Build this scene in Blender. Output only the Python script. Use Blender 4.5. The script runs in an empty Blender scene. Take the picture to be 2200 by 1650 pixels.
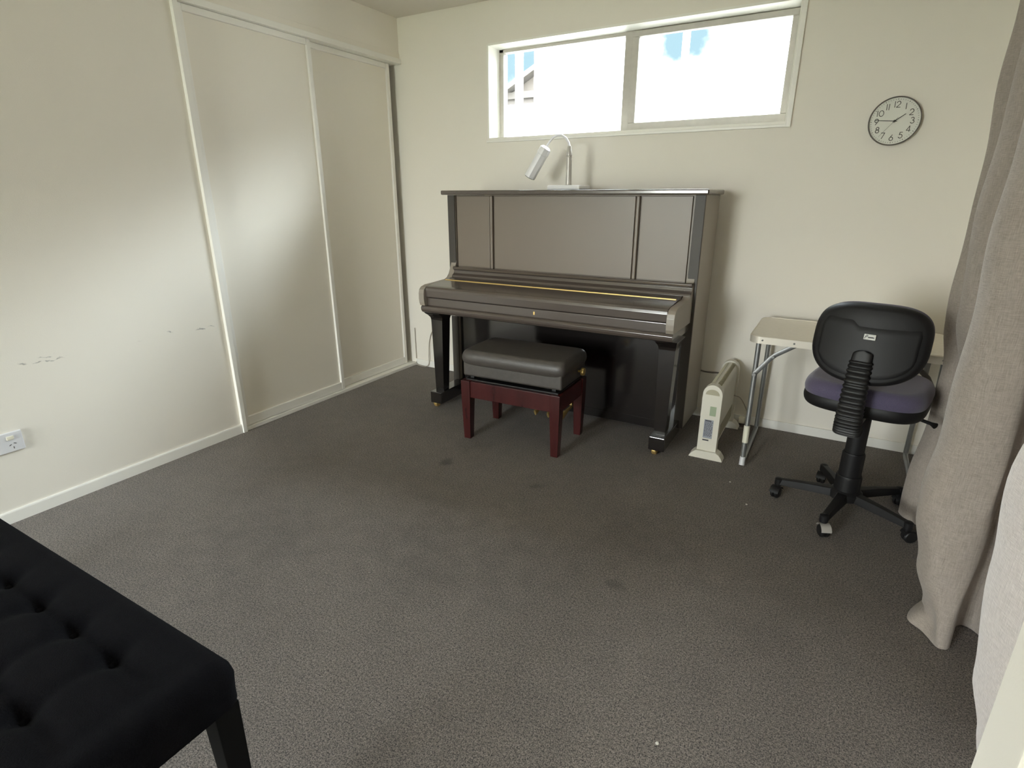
import bpy, bmesh, math, random
from mathutils import Vector, Matrix
R = math.radians
random.seed(7)
SC = bpy.context.scene
COL = SC.collection

# ------------------------------------------------------------------ helpers
def lin(c):
    return tuple(((v/255)/12.92 if v/255 <= .04045 else ((v/255+.055)/1.055)**2.4) for v in c)

class MB:
    """collects primitives in one bmesh"""
    def __init__(s, M=None):
        s.bm = bmesh.new(); s.M = M or Matrix.Identity(4)
    def v(s, p): return s.bm.verts.new(s.M @ Vector(p))
    def _bev(s, faces, bev, seg):
        if bev > 0:
            es = list({e for f in faces for e in f.edges})
            bmesh.ops.bevel(s.bm, geom=es, offset=bev, segments=seg, profile=.5, affect='EDGES', clamp_overlap=True)
    def box(s, x0, x1, y0, y1, z0, z1, bev=0, seg=2):
        return s.loft([((x0, y0, z0), (x1, y0, z0), (x1, y1, z0), (x0, y1, z0)),
                       ((x0, y0, z1), (x1, y0, z1), (x1, y1, z1), (x0, y1, z1))], bev, seg)
    def loft(s, rings, bev=0, seg=2, caps=True, closed=True):
        vs = [[s.v(p) for p in r] for r in rings]; fs = []
        n = len(vs[0])
        for a, b in zip(vs, vs[1:]):
            for i in range(n if closed else n-1):
                j = (i+1) % n
                fs.append(s.bm.faces.new((a[i], a[j], b[j], b[i])))
        if caps:
            fs.append(s.bm.faces.new(list(reversed(vs[0])))); fs.append(s.bm.faces.new(vs[-1]))
        s._bev(fs, bev, seg); return s
    def rects(s, secs, bev=0, seg=2):      # secs: (z, x0, x1, y0, y1)
        return s.loft([((a, c, z), (b, c, z), (b, d, z), (a, d, z)) for z, a, b, c, d in secs], bev, seg)
    def prism(s, poly, axis, a, b, bev=0, seg=2):
        def mk(t, q):
            if axis == 'x': return (t, q[0], q[1])
            if axis == 'y': return (q[0], t, q[1])
            return (q[0], q[1], t)
        return s.loft([[mk(a, q) for q in poly], [mk(b, q) for q in poly]], bev, seg)
    def tube(s, pts, r, n=10, flat=None):
        pts = [Vector(p) for p in pts]; rings = []
        m = len(pts); rr = r if isinstance(r, (list, tuple)) else [r]*m
        t0 = (pts[1]-pts[0]).normalized()
        up = Vector((0, 0, 1)) if abs(t0.z) < .9 else Vector((1, 0, 0))
        nrm = (up - t0*up.dot(t0)).normalized()
        for i, p in enumerate(pts):
            t = (pts[min(i+1, m-1)]-pts[max(i-1, 0)]).normalized()
            nrm = (nrm - t*nrm.dot(t)).normalized(); bn = t.cross(nrm)
            rings.append([p + nrm*rr[i]*math.cos(2*math.pi*k/n) + bn*rr[i]*math.sin(2*math.pi*k/n)*(flat or 1) for k in range(n)])
        return s.loft(rings)
    def lathe(s, prof, c=(0, 0, 0), axis='z', n=28):   # prof: (radius, height)
        rings = []
        for r, h in prof:
            ring = []
            for k in range(n):
                a = 2*math.pi*k/n; u, w = max(r, 1e-5)*math.cos(a), max(r, 1e-5)*math.sin(a)
                q = {'z': (u, w, h), 'y': (u, h, w), 'x': (h, u, w)}[axis]
                ring.append((c[0]+q[0], c[1]+q[1], c[2]+q[2]))
            rings.append(ring)
        return s.loft(rings)
    def grid(s, f, nu, nv):
        vs = [[s.v(f(i/nu, j/nv)) for j in range(nv+1)] for i in range(nu+1)]
        for i in range(nu):
            for j in range(nv):
                s.bm.faces.new((vs[i][j], vs[i+1][j], vs[i+1][j+1], vs[i][j+1]))
        return s

def wloc(o):
    p = Vector((0, 0, 0))
    while o: p += o.location; o = o.parent
    return p

def obj(name, mb, mat, parent=None, local=False, sharp=38, **props):
    """link one mesh object; vertices are authored in world space unless local"""
    bm = mb.bm
    bmesh.ops.recalc_face_normals(bm, faces=bm.faces)
    if parent is not None and not local:
        bmesh.ops.translate(bm, verts=bm.verts, vec=-wloc(parent))
    org = Vector((0, 0, 0))
    if parent is None:
        xs = [v.co for v in bm.verts]
        org = Vector(((min(v.x for v in xs)+max(v.x for v in xs))/2, (min(v.y for v in xs)+max(v.y for v in xs))/2, min(v.z for v in xs)))
        bmesh.ops.translate(bm, verts=bm.verts, vec=-org)
    me = bpy.data.meshes.new(name); bm.to_mesh(me); bm.free()
    me.polygons.foreach_set('use_smooth', [True]*len(me.polygons))
    me.set_sharp_from_angle(angle=R(sharp))
    me.materials.append(mat)
    o = bpy.data.objects.new(name, me); COL.objects.link(o)
    o.location = org
    if parent is not None: o.parent = parent; o.location = (0, 0, 0)
    if sharp < 60:
        wn = o.modifiers.new('weighted_normal', 'WEIGHTED_NORMAL'); wn.keep_sharp = True; wn.weight = 80
    for k, v in props.items(): o[k] = v
    return o

def thing(name, loc, label, cat, rz=0, group=None):
    o = bpy.data.objects.new(name, None); COL.objects.link(o)
    o.location = loc; o.rotation_euler = (0, 0, rz); o.empty_display_size = .1
    o['label'] = label; o['category'] = cat
    if group: o['group'] = group
    return o
def tag(o, label, cat):
    o['label'] = label; o['category'] = cat; return o
def struct(name, mb, mat, parent=None, **kw):
    o = obj(name, mb, mat, parent, **kw)
    if parent is None: o['kind'] = 'structure'
    return o
def sempty(name, loc):
    o = bpy.data.objects.new(name, None); COL.objects.link(o); o.location = loc; o['kind'] = 'structure'
    return o

# ---------------------------------------------------------------- materials
def mat(name, c, rough=.5, metal=0, ior=1.5, bump=None, var=None, coat=0, sheen=0, c2=None, stretch=None, spec=None):
    """bump=(scale,strength,dist) var=(scale,amount)"""
    m = bpy.data.materials.new(name); m.use_nodes = True
    nt = m.node_tree; N = nt.nodes; L = nt.links; b = N['Principled BSDF']
    col = lin(c)+(1,)
    b.inputs['Base Color'].default_value = col; b.inputs['Roughness'].default_value = rough
    b.inputs['Metallic'].default_value = metal; b.inputs['IOR'].default_value = ior
    b.inputs['Coat Weight'].default_value = coat; b.inputs['Sheen Weight'].default_value = sheen
    if spec is not None: b.inputs['Specular IOR Level'].default_value = spec
    tc = N.new('ShaderNodeTexCoord'); src = tc.outputs['Object']
    if stretch:
        mp = N.new('ShaderNodeMapping'); mp.inputs['Scale'].default_value = stretch
        L.new(src, mp.inputs[0]); src = mp.outputs[0]
    if var:
        n = N.new('ShaderNodeTexNoise'); n.inputs['Scale'].default_value = var[0]; n.inputs['Detail'].default_value = 5
        r = N.new('ShaderNodeValToRGB'); r.color_ramp.elements[0].position = .3; r.color_ramp.elements[1].position = .7
        a = var[1]; e = lin(c2)+(1,) if c2 else tuple(v*(1-a) for v in col[:3])+(1,)
        r.color_ramp.elements[0].color = e; r.color_ramp.elements[1].color = tuple(min(1, v*(1+a)) for v in col[:3])+(1,) if not c2 else col
        L.new(src, n.inputs['Vector']); L.new(n.outputs['Fac'], r.inputs[0]); L.new(r.outputs[0], b.inputs['Base Color'])
    if bump:
        n = N.new('ShaderNodeTexNoise'); n.inputs['Scale'].default_value = bump[0]; n.inputs['Detail'].default_value = 3
        bp = N.new('ShaderNodeBump'); bp.inputs['Strength'].default_value = bump[1]; bp.inputs['Distance'].default_value = bump[2]
        L.new(src, n.inputs['Vector']); L.new(n.outputs['Fac'], bp.inputs['Height']); L.new(bp.outputs[0], b.inputs['Normal'])
    m['b'] = b.name
    return m

WALLC = (241, 236, 226)
M = {}
M['wall'] = mat('painted_plaster', WALLC, .75, bump=(220, .12, .002), var=(1.3, .015))
M['ceil'] = mat('ceiling_paint', (226, 220, 210), .85, bump=(150, .1, .002))
M['trim'] = mat('white_enamel', (246, 244, 238), .35)
M['door'] = mat('door_board', (244, 239, 228), .5, bump=(300, .05, .001))
M['alu'] = mat('window_aluminium', (188, 183, 174), .4, .0, var=(30, .05))  # frame tone lightened to carry the bloom around the window
M['reveal'] = mat('reveal_paint', (246, 244, 236), .5)
M['stile'] = mat('stile_shaded', (70, 65, 60), .5, ior=1.5)  # darker copy for the pillar fronts, their shade painted into the colour
M['side'] = mat('side_reflection', (152, 143, 131), .42, ior=1.8)  # black sides and arms made light, the wall's reflection put into the colour
M['black'] = mat('black_polish_lifted', (88, 79, 73), .16, ior=1.9, bump=(14, .015, .004))  # black lifted to grey-brown, window glare painted into the colour
M['blackGlare'] = mat('black_panel_glare', (122, 109, 96), .42, ior=1.7, bump=(14, .02, .004))  # same black on the upper front, lighter still with glare and reflections painted in
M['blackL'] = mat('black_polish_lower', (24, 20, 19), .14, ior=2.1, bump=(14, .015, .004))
M['brass'] = mat('brass', (232, 200, 128), .42, .8)
M['felt'] = mat('dark_felt', (30, 26, 24), .9)
M['mahog'] = mat('mahogany', (68, 26, 26), .25, ior=1.6, var=(18, .25), stretch=(1, 1, .2))
M['leather'] = mat('black_vinyl', (76, 71, 67), .42, ior=1.6, bump=(260, .35, .002), var=(40, .12))
M['silver'] = mat('silver_plastic', (243, 243, 246), .3, .0, ior=1.6)
M['silverD'] = mat('silver_grey', (196, 192, 186), .35, .3)
M['dark'] = mat('dark_plastic', (74, 72, 70), .5)
M['white'] = mat('white_plastic', (236, 232, 214), .4)
M['whiteC'] = mat('cool_white_plastic', (228, 228, 232), .35)
M['heater'] = mat('heater_enamel', (230, 226, 213), .4)
M['grille'] = mat('heater_grille', (180, 174, 150), .5)
M['lblgreen'] = mat('green_sticker', (166, 180, 150), .5)
M['lblblue'] = mat('blue_label', (158, 162, 172), .5)
M['ink'] = mat('label_ink', (70, 70, 74), .6)
M['cord'] = mat('grey_cord', (120, 112, 104), .5)
M['cordW'] = mat('pale_cord', (176, 168, 156), .5)
M['tabletop'] = mat('grey_laminate', (240, 234, 222), .35, var=(60, .03))
M['chrome'] = mat('galvanised_tube', (140, 141, 141), .42, .6)
M['alurim'] = mat('aluminium_rim', (226, 220, 208), .35, .4)
M['shell'] = mat('black_plastic_shell', (26, 25, 26), .5, ior=1.4, bump=(500, .12, .001))
M['rub'] = mat('black_rubber', (22, 21, 21), .5)
M['purple'] = mat('purple_fabric', (86, 79, 103), .9, bump=(600, .4, .002), var=(300, .12), sheen=.3)
M['sticker'] = mat('pale_sticker', (206, 206, 200), .5)
M['face'] = mat('clock_face', (230, 230, 220), .5)
M['rim'] = mat('clock_rim', (98, 92, 85), .35)
M['num'] = mat('clock_numeral', (84, 84, 74), .6)
M['hand'] = mat('clock_hand', (58, 58, 52), .5)
M['velvet'] = mat('black_velvet', (13, 13, 17), 1., bump=(420, .5, .003), var=(260, .25), sheen=.0, spec=.12)
M['woodblk'] = mat('black_stained_wood', (4, 4, 4), .7, spec=.2)
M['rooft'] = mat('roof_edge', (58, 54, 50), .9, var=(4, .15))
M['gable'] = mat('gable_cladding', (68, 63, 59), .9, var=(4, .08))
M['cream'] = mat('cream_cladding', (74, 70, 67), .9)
M['wht'] = mat('white_cladding', (250, 250, 250), .8)
M['lawn'] = mat('lawn_grass', (112, 115, 92), .95, var=(3, .2))
M['paving'] = mat('pale_paving', (104, 100, 92), .9, var=(5, .08))
M['slot'] = mat('socket_slot', (70, 68, 66), .7)
M['specs'] = mat('lint', (220, 216, 206), .9)

def glass():
    m = bpy.data.materials.new('clear_glass'); m.use_nodes = True
    nt = m.node_tree; N = nt.nodes; L = nt.links; N.clear()
    o = N.new('ShaderNodeOutputMaterial'); mx = N.new('ShaderNodeMixShader'); t = N.new('ShaderNodeBsdfTransparent'); g = N.new('ShaderNodeBsdfGlossy')
    f = N.new('ShaderNodeFresnel'); f.inputs['IOR'].default_value = 1.3
    g.inputs['Roughness'].default_value = .02; t.inputs['Color'].default_value = (.96, .98, .97, 1)
    L.new(f.outputs[0], mx.inputs[0]); L.new(t.outputs[0], mx.inputs[1]); L.new(g.outputs[0], mx.inputs[2]); L.new(mx.outputs[0], o.inputs[0])
    return m
M['glass'] = glass()

def nd(nt, typ, **inp):
    n = nt.nodes.new(typ)
    for k, v in inp.items():
        if k.startswith('p_'): setattr(n, k[2:], v)
        elif k.startswith('i'): 
            s = n.inputs[int(k[1:])]
            if hasattr(v, 'is_output'): nt.links.new(v, s)
            else: s.default_value = v
    return n
def mth(nt, op, a, b=0., c=0.):
    return nd(nt, 'ShaderNodeMath', p_operation=op, i0=a, i1=b, i2=c).outputs[0]
def smooth(nt, x, a, b):
    n = nd(nt, 'ShaderNodeMapRange', p_interpolation_type='SMOOTHSTEP', i0=x, i1=a, i2=b, i3=0., i4=1.)
    return n.outputs[0]

def carpet():
    m = bpy.data.materials.new('charcoal_carpet'); m.use_nodes = True
    nt = m.node_tree; b = nt.nodes['Principled BSDF']
    g = nd(nt, 'ShaderNodeNewGeometry').outputs['Position']
    n1 = nd(nt, 'ShaderNodeTexNoise', i0=g, i2=300., i3=3., i4=.7)
    n2 = nd(nt, 'ShaderNodeTexNoise', i0=g, i2=2.2, i3=4.)
    n3 = nd(nt, 'ShaderNodeTexNoise', i0=g, i2=14., i3=3.)
    n4 = nd(nt, 'ShaderNodeTexNoise', i0=g, i2=140., i3=2.)
    nn = mth(nt, 'MULTIPLY_ADD', n1.outputs[0], .75, mth(nt, 'MULTIPLY', n4.outputs[0], .25))
    r = nd(nt, 'ShaderNodeValToRGB', i0=nn)
    e = r.color_ramp.elements; e[0].position = .39; e[1].position = .62
    e[0].color = lin((34, 32, 30))+(1,); e[1].color = lin((158, 147, 138))+(1,)
    k = mth(nt, 'MULTIPLY_ADD', n2.outputs[0], .5, .75)
    k = mth(nt, 'MULTIPLY', k, mth(nt, 'MULTIPLY_ADD', n3.outputs[0], .35, .825))
    for x, y, rad, s in ((1.232, -1.296, .05, .55), (1.747, -1.287, .045, .4), (2.306, -1.761, .05, .35), (1.22, -1.05, .16, .14), (1.0, -2.25, .35, .12), (2.3, -1.4, .3, .08), (1.7, -1.9, .4, .1)):
        d = nd(nt, 'ShaderNodeVectorMath', p_operation='DISTANCE', i0=g, i1=(x, y, 0)).outputs['Value']
        d = mth(nt, 'ADD', d, mth(nt, 'MULTIPLY_ADD', n3.outputs[0], rad*1.6, -rad*.8))
        f = smooth(nt, d, 0., rad)
        k = mth(nt, 'MULTIPLY', k, mth(nt, 'MULTIPLY_ADD', f, s, 1-s))
    mx = nd(nt, 'ShaderNodeVectorMath', p_operation='SCALE', i0=r.outputs[0]); nt.links.new(k, mx.inputs['Scale'])
    nt.links.new(mx.outputs[0], b.inputs['Base Color'])
    b.inputs['Roughness'].default_value = .95; b.inputs['Sheen Weight'].default_value = .15
    bp = nd(nt, 'ShaderNodeBump', i0=.9, i1=.006); nt.links.new(nn, bp.inputs['Height']); nt.links.new(bp.outputs[0], b.inputs['Normal'])
    return m
M['carpet'] = carpet()

def scuffed():
    m = mat('scuffed_plaster', WALLC, .75, bump=(220, .12, .002))
    nt = m.node_tree; b = nt.nodes['Principled BSDF']
    g = nd(nt, 'ShaderNodeNewGeometry').outputs['Position']
    sp = nd(nt, 'ShaderNodeSeparateXYZ', i0=g); y, z = sp.outputs[1], sp.outputs[2]
    gs = nd(nt, 'ShaderNodeMapping', i0=g, i3=(1., .35, 1.)).outputs[0]
    nz = nd(nt, 'ShaderNodeTexNoise', i0=g, i2=24., i3=3.).outputs[0]
    nb = nd(nt, 'ShaderNodeTexNoise', i0=gs, i2=90., i3=2.).outputs[0]
    tot = 0.
    for y0, y1, zc, hw in ((-2.47, -2.29, .634, .005), (-2.40, -2.33, .652, .004), (-2.01, -1.98, .632, .004), (-1.87, -1.83, .643, .005), (-1.74, -1.615, .634, .006)):
        band = mth(nt, 'ABSOLUTE', mth(nt, 'ADD', mth(nt, 'SUBTRACT', z, zc), mth(nt, 'MULTIPLY_ADD', nz, .05, -.025)))
        band = smooth(nt, band, hw, 0.)
        ext = mth(nt, 'MULTIPLY', smooth(nt, y, y0, y0+.02), smooth(nt, y, y1, y1-.02))
        tot = mth(nt, 'MAXIMUM', tot, mth(nt, 'MULTIPLY', band, ext))
    tot = mth(nt, 'MULTIPLY', tot, smooth(nt, nb, .42, .58))
    mx = nd(nt, 'ShaderNodeMix', p_data_type='RGBA'); nt.links.new(mth(nt, 'MULTIPLY', tot, .6), mx.inputs[0])
    mx.inputs[6].default_value = lin(WALLC)+(1,); mx.inputs[7].default_value = lin((96, 96, 98))+(1,)
    nt.links.new(mx.outputs[2], b.inputs['Base Color'])
    return m
M['scuff'] = scuffed()

def linen():
    m = bpy.data.materials.new('linen_curtain'); m.use_nodes = True
    nt = m.node_tree; N = nt.nodes; b = N['Principled BSDF']; out = N['Material Output']
    tc = nd(nt, 'ShaderNodeTexCoord').outputs['Object']
    a1 = nd(nt, 'ShaderNodeMapping', i0=tc, i3=(60, 60, 900)).outputs[0]
    a2 = nd(nt, 'ShaderNodeMapping', i0=tc, i3=(800, 800, 30)).outputs[0]
    n1 = nd(nt, 'ShaderNodeTexNoise', i0=a1, i2=1., i3=2.).outputs[0]
    n2 = nd(nt, 'ShaderNodeTexNoise', i0=a2, i2=1., i3=2.).outputs[0]
    s = mth(nt, 'ADD', n1, n2)
    r = nd(nt, 'ShaderNodeValToRGB', i0=mth(nt, 'MULTIPLY', s, .5))
    e = r.color_ramp.elements; e[0].position = .35; e[1].position = .65
    e[0].color = lin((150, 138, 127))+(1,); e[1].color = lin((196, 186, 176))+(1,)
    nt.links.new(r.outputs[0], b.inputs['Base Color']); b.inputs['Roughness'].default_value = .9
    b.inputs['Sheen Weight'].default_value = .2
    w = nd(nt, 'ShaderNodeTexNoise', i0=tc, i2=9., i3=2.).outputs[0]
    h = mth(nt, 'ADD', mth(nt, 'MULTIPLY', s, .15), mth(nt, 'MULTIPLY', w, 2.))
    bp = nd(nt, 'ShaderNodeBump', i0=.5, i1=.01); nt.links.new(h, bp.inputs['Height']); nt.links.new(bp.outputs[0], b.inputs['Normal'])
    tr = nd(nt, 'ShaderNodeBsdfTranslucent'); tr.inputs[0].default_value = lin((206, 203, 203))+(1,)
    mx = nd(nt, 'ShaderNodeMixShader', i0=.2); nt.links.new(b.outputs[0], mx.inputs[1]); nt.links.new(tr.outputs[0], mx.inputs[2])
    nt.links.new(mx.outputs[0], out.inputs[0])
    return m
M['linen'] = linen()

# ------------------------------------------------------------- room setting
XR, YB, ZC = 3.42, -7.0, 2.4
struct('floor', MB().box(-.8, XR+.12, YB-.1, .12, -.1, 0), M['carpet'])
struct('ceiling', MB().box(-.8, XR+.12, YB-.12, .12, ZC, ZC+.12), M['ceil'])
# left wall with the wardrobe opening (runs right to the corner)
struct('wall_left', MB().box(-.12, 0, YB-.12, -1.54, 0, ZC).box(-.12, 0, -1.54, 0, 2.155, ZC)
       .box(-.72, -.6, -1.66, .12, 0, ZC).box(-.6, -.12, -1.66, -1.6, 0, ZC), M['scuff'])
WX0, WX1, WZ0, WZ1 = .714, 2.466, 1.625, 2.165
w = MB()
w.box(-.6, WX0, 0, .2, 0, ZC).box(WX1, XR+.12, 0, .2, 0, ZC).box(WX0, WX1, 0, .2, 0, WZ0).box(WX0, WX1, 0, .2, WZ1, ZC)
struct('wall_back', w, M['wall'])
SY0, SY1, SZ = -2.56, -1.78, 2.05
struct('wall_right', MB().box(XR, XR+.12, YB-.12, SY0, 0, ZC).box(XR, XR+.12, SY1, 0, 0, ZC).box(XR, XR+.12, SY0, SY1, SZ, ZC), M['wall'])
OX0, OX1, OZ = .1, 1.4, 2.25
struct('wall_rear', MB().box(0, OX0, YB-.12, YB, 0, ZC).box(OX1, XR, YB-.12, YB, 0, ZC).box(OX0, OX1, YB-.12, YB, OZ, ZC), M['wall'])
struct('wall_return', MB().box(3.043, XR, -2.73, -2.63, 0, ZC, .003), M['wall'])
BH = .052
def base_prof(s=1): return [(0, 0), (s*.012, 0), (s*.012, BH-.008), (s*.006, BH), (0, BH)]
struct('baseboard_left', MB().prism(base_prof(), 'y', YB, -1.566), M['trim'])
struct('baseboard_back', MB().box(.001, XR, -.012, 0, 0, BH, .003), M['trim'])
struct('baseboard_right', MB().box(XR-.012, XR, -1.77, -.012, 0, BH, .003), M['trim'])
# wardrobe: jamb, header track, floor track
struct('trim_1', MB().box(-.1, .02, -1.566, -1.54, 0, 2.16, .003), M['trim'])
struct('trim_2', MB().box(-.1, .02, -1.54, -.002, 2.126, 2.157, .003), M['trim'])
struct('trim_3', MB().box(-.1, .008, -1.54, -.002, 0, .022, .003), M['trim'])
struct('trim_4', MB().box(-.006, .006, -1.6, -.002, 2.157, 2.19, .002), M['wall'])
def sliding_door(name, x, y0, y1, z0=.024, z1=2.122):
    d = sempty(name, (x, (y0+y1)/2, z0))
    st = .028
    struct('door_panel', MB().box(x-.022, x-.014, y0+st, y1-st, z0+.05, z1-.03), M['door'], d)
    f = MB()
    f.box(x-.03, x, y0, y0+st, z0, z1, .004).box(x-.03, x, y1-st, y1, z0, z1, .004)
    f.box(x-.022, x-.001, y0+st, y1-st, z0, z0+.052, .004).box(x-.022, x-.001, y0+st, y1-st, z1-.032, z1, .004)
    struct('door_frame', f, M['trim'], d)
sliding_door('door_1', -.004, -1.536, -.762, z1=2.1255)
sliding_door('door_2', -.038, -.8, -.062, z1=2.1255)

# high window: reveal lining, frame, fixed pane and sliding sash
win = sempty('window_1', (1.59, .06, WZ0))
f = MB(); RD = .14
f.box(WX0-.01, WX0+.003, -.004, RD, WZ0, WZ1).box(WX1-.006, WX1+.02, -.012, RD, WZ0-.006, WZ1)
f.box(WX0+.003, WX1-.006, -.004, RD, WZ1-.006, WZ1+.006).box(WX0+.003, WX1-.006, -.008, RD, WZ0-.006, WZ0+.01)
struct('reveal_lining', f, M['reveal'], win)
struct('architrave', MB().box(WX0-.014, WX1+.012, -.014, 0, WZ0-.018, WZ0-.004, .003).box(WX1+.002, WX1+.024, -.016, 0, WZ0-.018, WZ1+.01, .003), M['trim'], win)
f = MB(); a, b, c, d = WX0+.003, WX1-.006, WZ0+.01, WZ1-.006
f.box(a, b, RD-.01, .18, d-.018, d, .002).box(a, b, RD-.01, .18, c, c+.014, .002).box(a, a+.03, RD-.01, .18, c, d, .002).box(b-.026, b, RD-.01, .18, c, d, .002)
f.box(1.557, 1.612, RD-.02, .18, c, d, .003)
fr = struct('window_frame', f, M['alu'], win)
s = MB(); x0, x1 = 1.6, b-.012
s.box(x0, x1, RD-.025, RD+.01, d-.034, d-.004, .003).box(x0, x1, RD-.025, RD+.01, c+.008, c+.05, .003).box(x0, x0+.04, RD-.025, RD+.01, c+.05, d-.034, .003).box(x1-.03, x1, RD-.025, RD+.01, c+.05, d-.034, .003)
sash = struct('sash_frame', s, M['alu'], win)
struct('window_pane', MB().box(x0+.03, x1-.02, RD-.01, RD-.006, c+.045, d-.03), M['glass'], win)
struct('window_pane', MB().box(a+.025, 1.56, RD+.02, RD+.024, c+.01, d-.012), M['glass'], win)
# unseen rear opening, added behind the camera to fill the room with light
w2 = sempty('rear_fill_window', ((OX0+OX1)/2, YB-.06, 0))
f = MB()
for x in (OX0, (OX0+OX1)/2-.03, OX1-.06): f.box(x, x+.06, YB-.09, YB-.03, 0, OZ, .003)
f.box(OX0, OX1, YB-.09, YB-.03, OZ-.06, OZ, .003).box(OX0, OX1, YB-.09, YB-.03, 0, .05, .003)
struct('window_frame', f, M['alu'], w2)
struct('window_pane', MB().box(OX0+.05, OX1-.05, YB-.062, YB-.058, .04, OZ-.05), M['glass'], w2)

w3 = sempty('window_3', (XR+.06, (SY0+SY1)/2, 0))
f = MB()
for y in (SY0, SY1-.05): f.box(XR+.03, XR+.09, y, y+.05, 0, SZ, .003)
f.box(XR+.03, XR+.09, SY0, SY1, SZ-.05, SZ, .003).box(XR+.03, XR+.09, SY0, SY1, 0, .05, .003)
struct('window_frame', f, M['alu'], w3)
struct('window_pane', MB().box(XR+.058, XR+.062, SY0+.04, SY1-.04, .04, SZ-.04), M['glass'], w3)

# outside
g = MB(); g.box(-40, 40, -60, -1.2, -.5, -.4)
struct('ground', g, M['lawn'])
struct('yard', MB().box(-40, 40, -1.2, 60, -.5, -.4), M['paving'])
h = thing('house', (-5.5, 14, -.4), 'neighbouring house with pale brown gable seen through the left window pane', 'house')
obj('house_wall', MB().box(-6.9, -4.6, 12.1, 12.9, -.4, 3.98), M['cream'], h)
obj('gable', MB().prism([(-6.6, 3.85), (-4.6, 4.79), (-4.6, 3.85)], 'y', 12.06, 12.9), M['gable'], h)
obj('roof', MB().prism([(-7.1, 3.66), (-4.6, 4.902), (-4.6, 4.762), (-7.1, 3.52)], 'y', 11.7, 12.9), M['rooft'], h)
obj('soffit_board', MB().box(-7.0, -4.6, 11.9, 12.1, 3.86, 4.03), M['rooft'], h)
tag(obj('fence', MB().box(-9, -4.4, 11.2, 11.3, -.4, 3.6, .01), M['wht']), 'tall white fence in front of the neighbouring house outside', 'fence')
tag(obj('porch_post', MB().box(-1.79, -1.698, 4.75, 4.85, -.4, 4.2, .01), M['wht']), 'slim white post outside the left window pane', 'post')
tag(obj('garden_wall', MB().box(-1.474, -.55, 4.75, 4.9, -.4, 4.2, .01), M['wht']), 'sunlit white wall outside the left window pane', 'wall')
tag(obj('porch_post', MB().box(.648, .724, 4.75, 4.85, -.4, 4.2, .01), M['wht']), 'slim white post outside the right window pane', 'post')

# --------------------------------------------------------------------- piano
P = thing('upright_piano', (1.43, -.38, 0), 'tall glossy black upright piano with closed lid under the window', 'piano')
BK, BS, BL = M['black'], M['blackGlare'], M['blackL']
for x0, x1 in ((.66, .712), (2.15, 2.202)):
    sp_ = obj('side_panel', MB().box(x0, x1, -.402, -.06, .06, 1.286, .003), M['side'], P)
    obj('front_stile', MB().box(x0+.001, x1-.001, -.411, -.402, .06, 1.286, .003), M['stile'], sp_)
obj('back_board', MB().box(.712, 2.15, -.1, -.07, .06, 1.28), M['felt'], P)
obj('top_lid', MB().box(.645, 2.222, -.458, -.065, 1.287, 1.312, .007, 3), BK, P)
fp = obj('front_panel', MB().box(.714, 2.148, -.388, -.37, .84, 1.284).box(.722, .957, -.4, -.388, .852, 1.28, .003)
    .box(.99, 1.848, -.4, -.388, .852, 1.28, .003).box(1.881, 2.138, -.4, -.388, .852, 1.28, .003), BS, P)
for x in (.962, 1.853):
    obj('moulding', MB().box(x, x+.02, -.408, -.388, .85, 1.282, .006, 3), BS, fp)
obj('music_shelf', MB().prism([(-.40, .862), (-.445, .862), (-.452, .856), (-.45, .846), (-.436, .838), (-.44, .822), (-.462, .81), (-.466, .8), (-.40, .8)], 'x', .714, 2.184, .001), BK, P)
obj('fallboard', MB().prism([(-.42, .806), (-.5, .796), (-.6, .786), (-.7, .778), (-.722, .774), (-.733, .765), (-.736, .752), (-.734, .716), (-.724, .71), (-.42, .71)], 'x', .714, 2.146, .001), BK, P)
obj('hinge', MB().box(.72, 2.136, -.548, -.534, .7895, .7945, .001), M['brass'], P, label='gold hinge strip')
obj('key_slip', MB().box(.714, 2.146, -.722, -.69, .66, .708, .005), BK, P)
obj('key_lock', MB().box(1.428, 1.438, -.7245, -.72, .676, .694, .002), M['brass'], P, label='small brass keyhole plate')
obj('keybed', MB().prism([(-.36, .615), (-.715, .615), (-.732, .622), (-.742, .635), (-.744, .648), (-.738, .658), (-.728, .662), (-.36, .662)], 'x', .68, 2.182, .002), BK, P)
ARM = [(-.405, .9), (-.415, .868), (-.434, .835), (-.444, .813), (-.466, .792), (-.491, .784), (-.587, .782), (-.692, .780), (-.727, .772), (-.745, .757), (-.751, .735), (-.751, .706), (-.749, .68), (-.742, .662), (-.405, .655)]
for x0, x1 in ((.675, .712), (2.148, 2.186)):
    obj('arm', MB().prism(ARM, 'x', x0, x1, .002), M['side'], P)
def piano_leg(x):
    q = [(.105, -.03, .03, -.655, -.595), (.56, -.042, .042, -.657, -.575), (.575, -.044, .046, -.661, -.572), (.592, -.047, .052, -.68, -.568), (.607, -.05, .058, -.705, -.562), (.617, -.052, .062, -.715, -.556)]
    return MB().rects([(z, x+a, x+b, c, d) for z, a, b, c, d in q], .002)
for x in (.727, 2.140):
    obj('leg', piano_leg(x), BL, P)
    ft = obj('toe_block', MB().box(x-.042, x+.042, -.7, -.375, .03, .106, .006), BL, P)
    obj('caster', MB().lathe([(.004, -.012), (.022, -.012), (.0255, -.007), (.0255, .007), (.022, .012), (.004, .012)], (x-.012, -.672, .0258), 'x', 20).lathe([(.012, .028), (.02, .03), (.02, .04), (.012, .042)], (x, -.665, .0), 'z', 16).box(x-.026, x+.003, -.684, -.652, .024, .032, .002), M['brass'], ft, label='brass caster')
obj('lower_panel', MB().box(.712, 2.15, -.38, -.36, .07, .616), BL, P)
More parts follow.
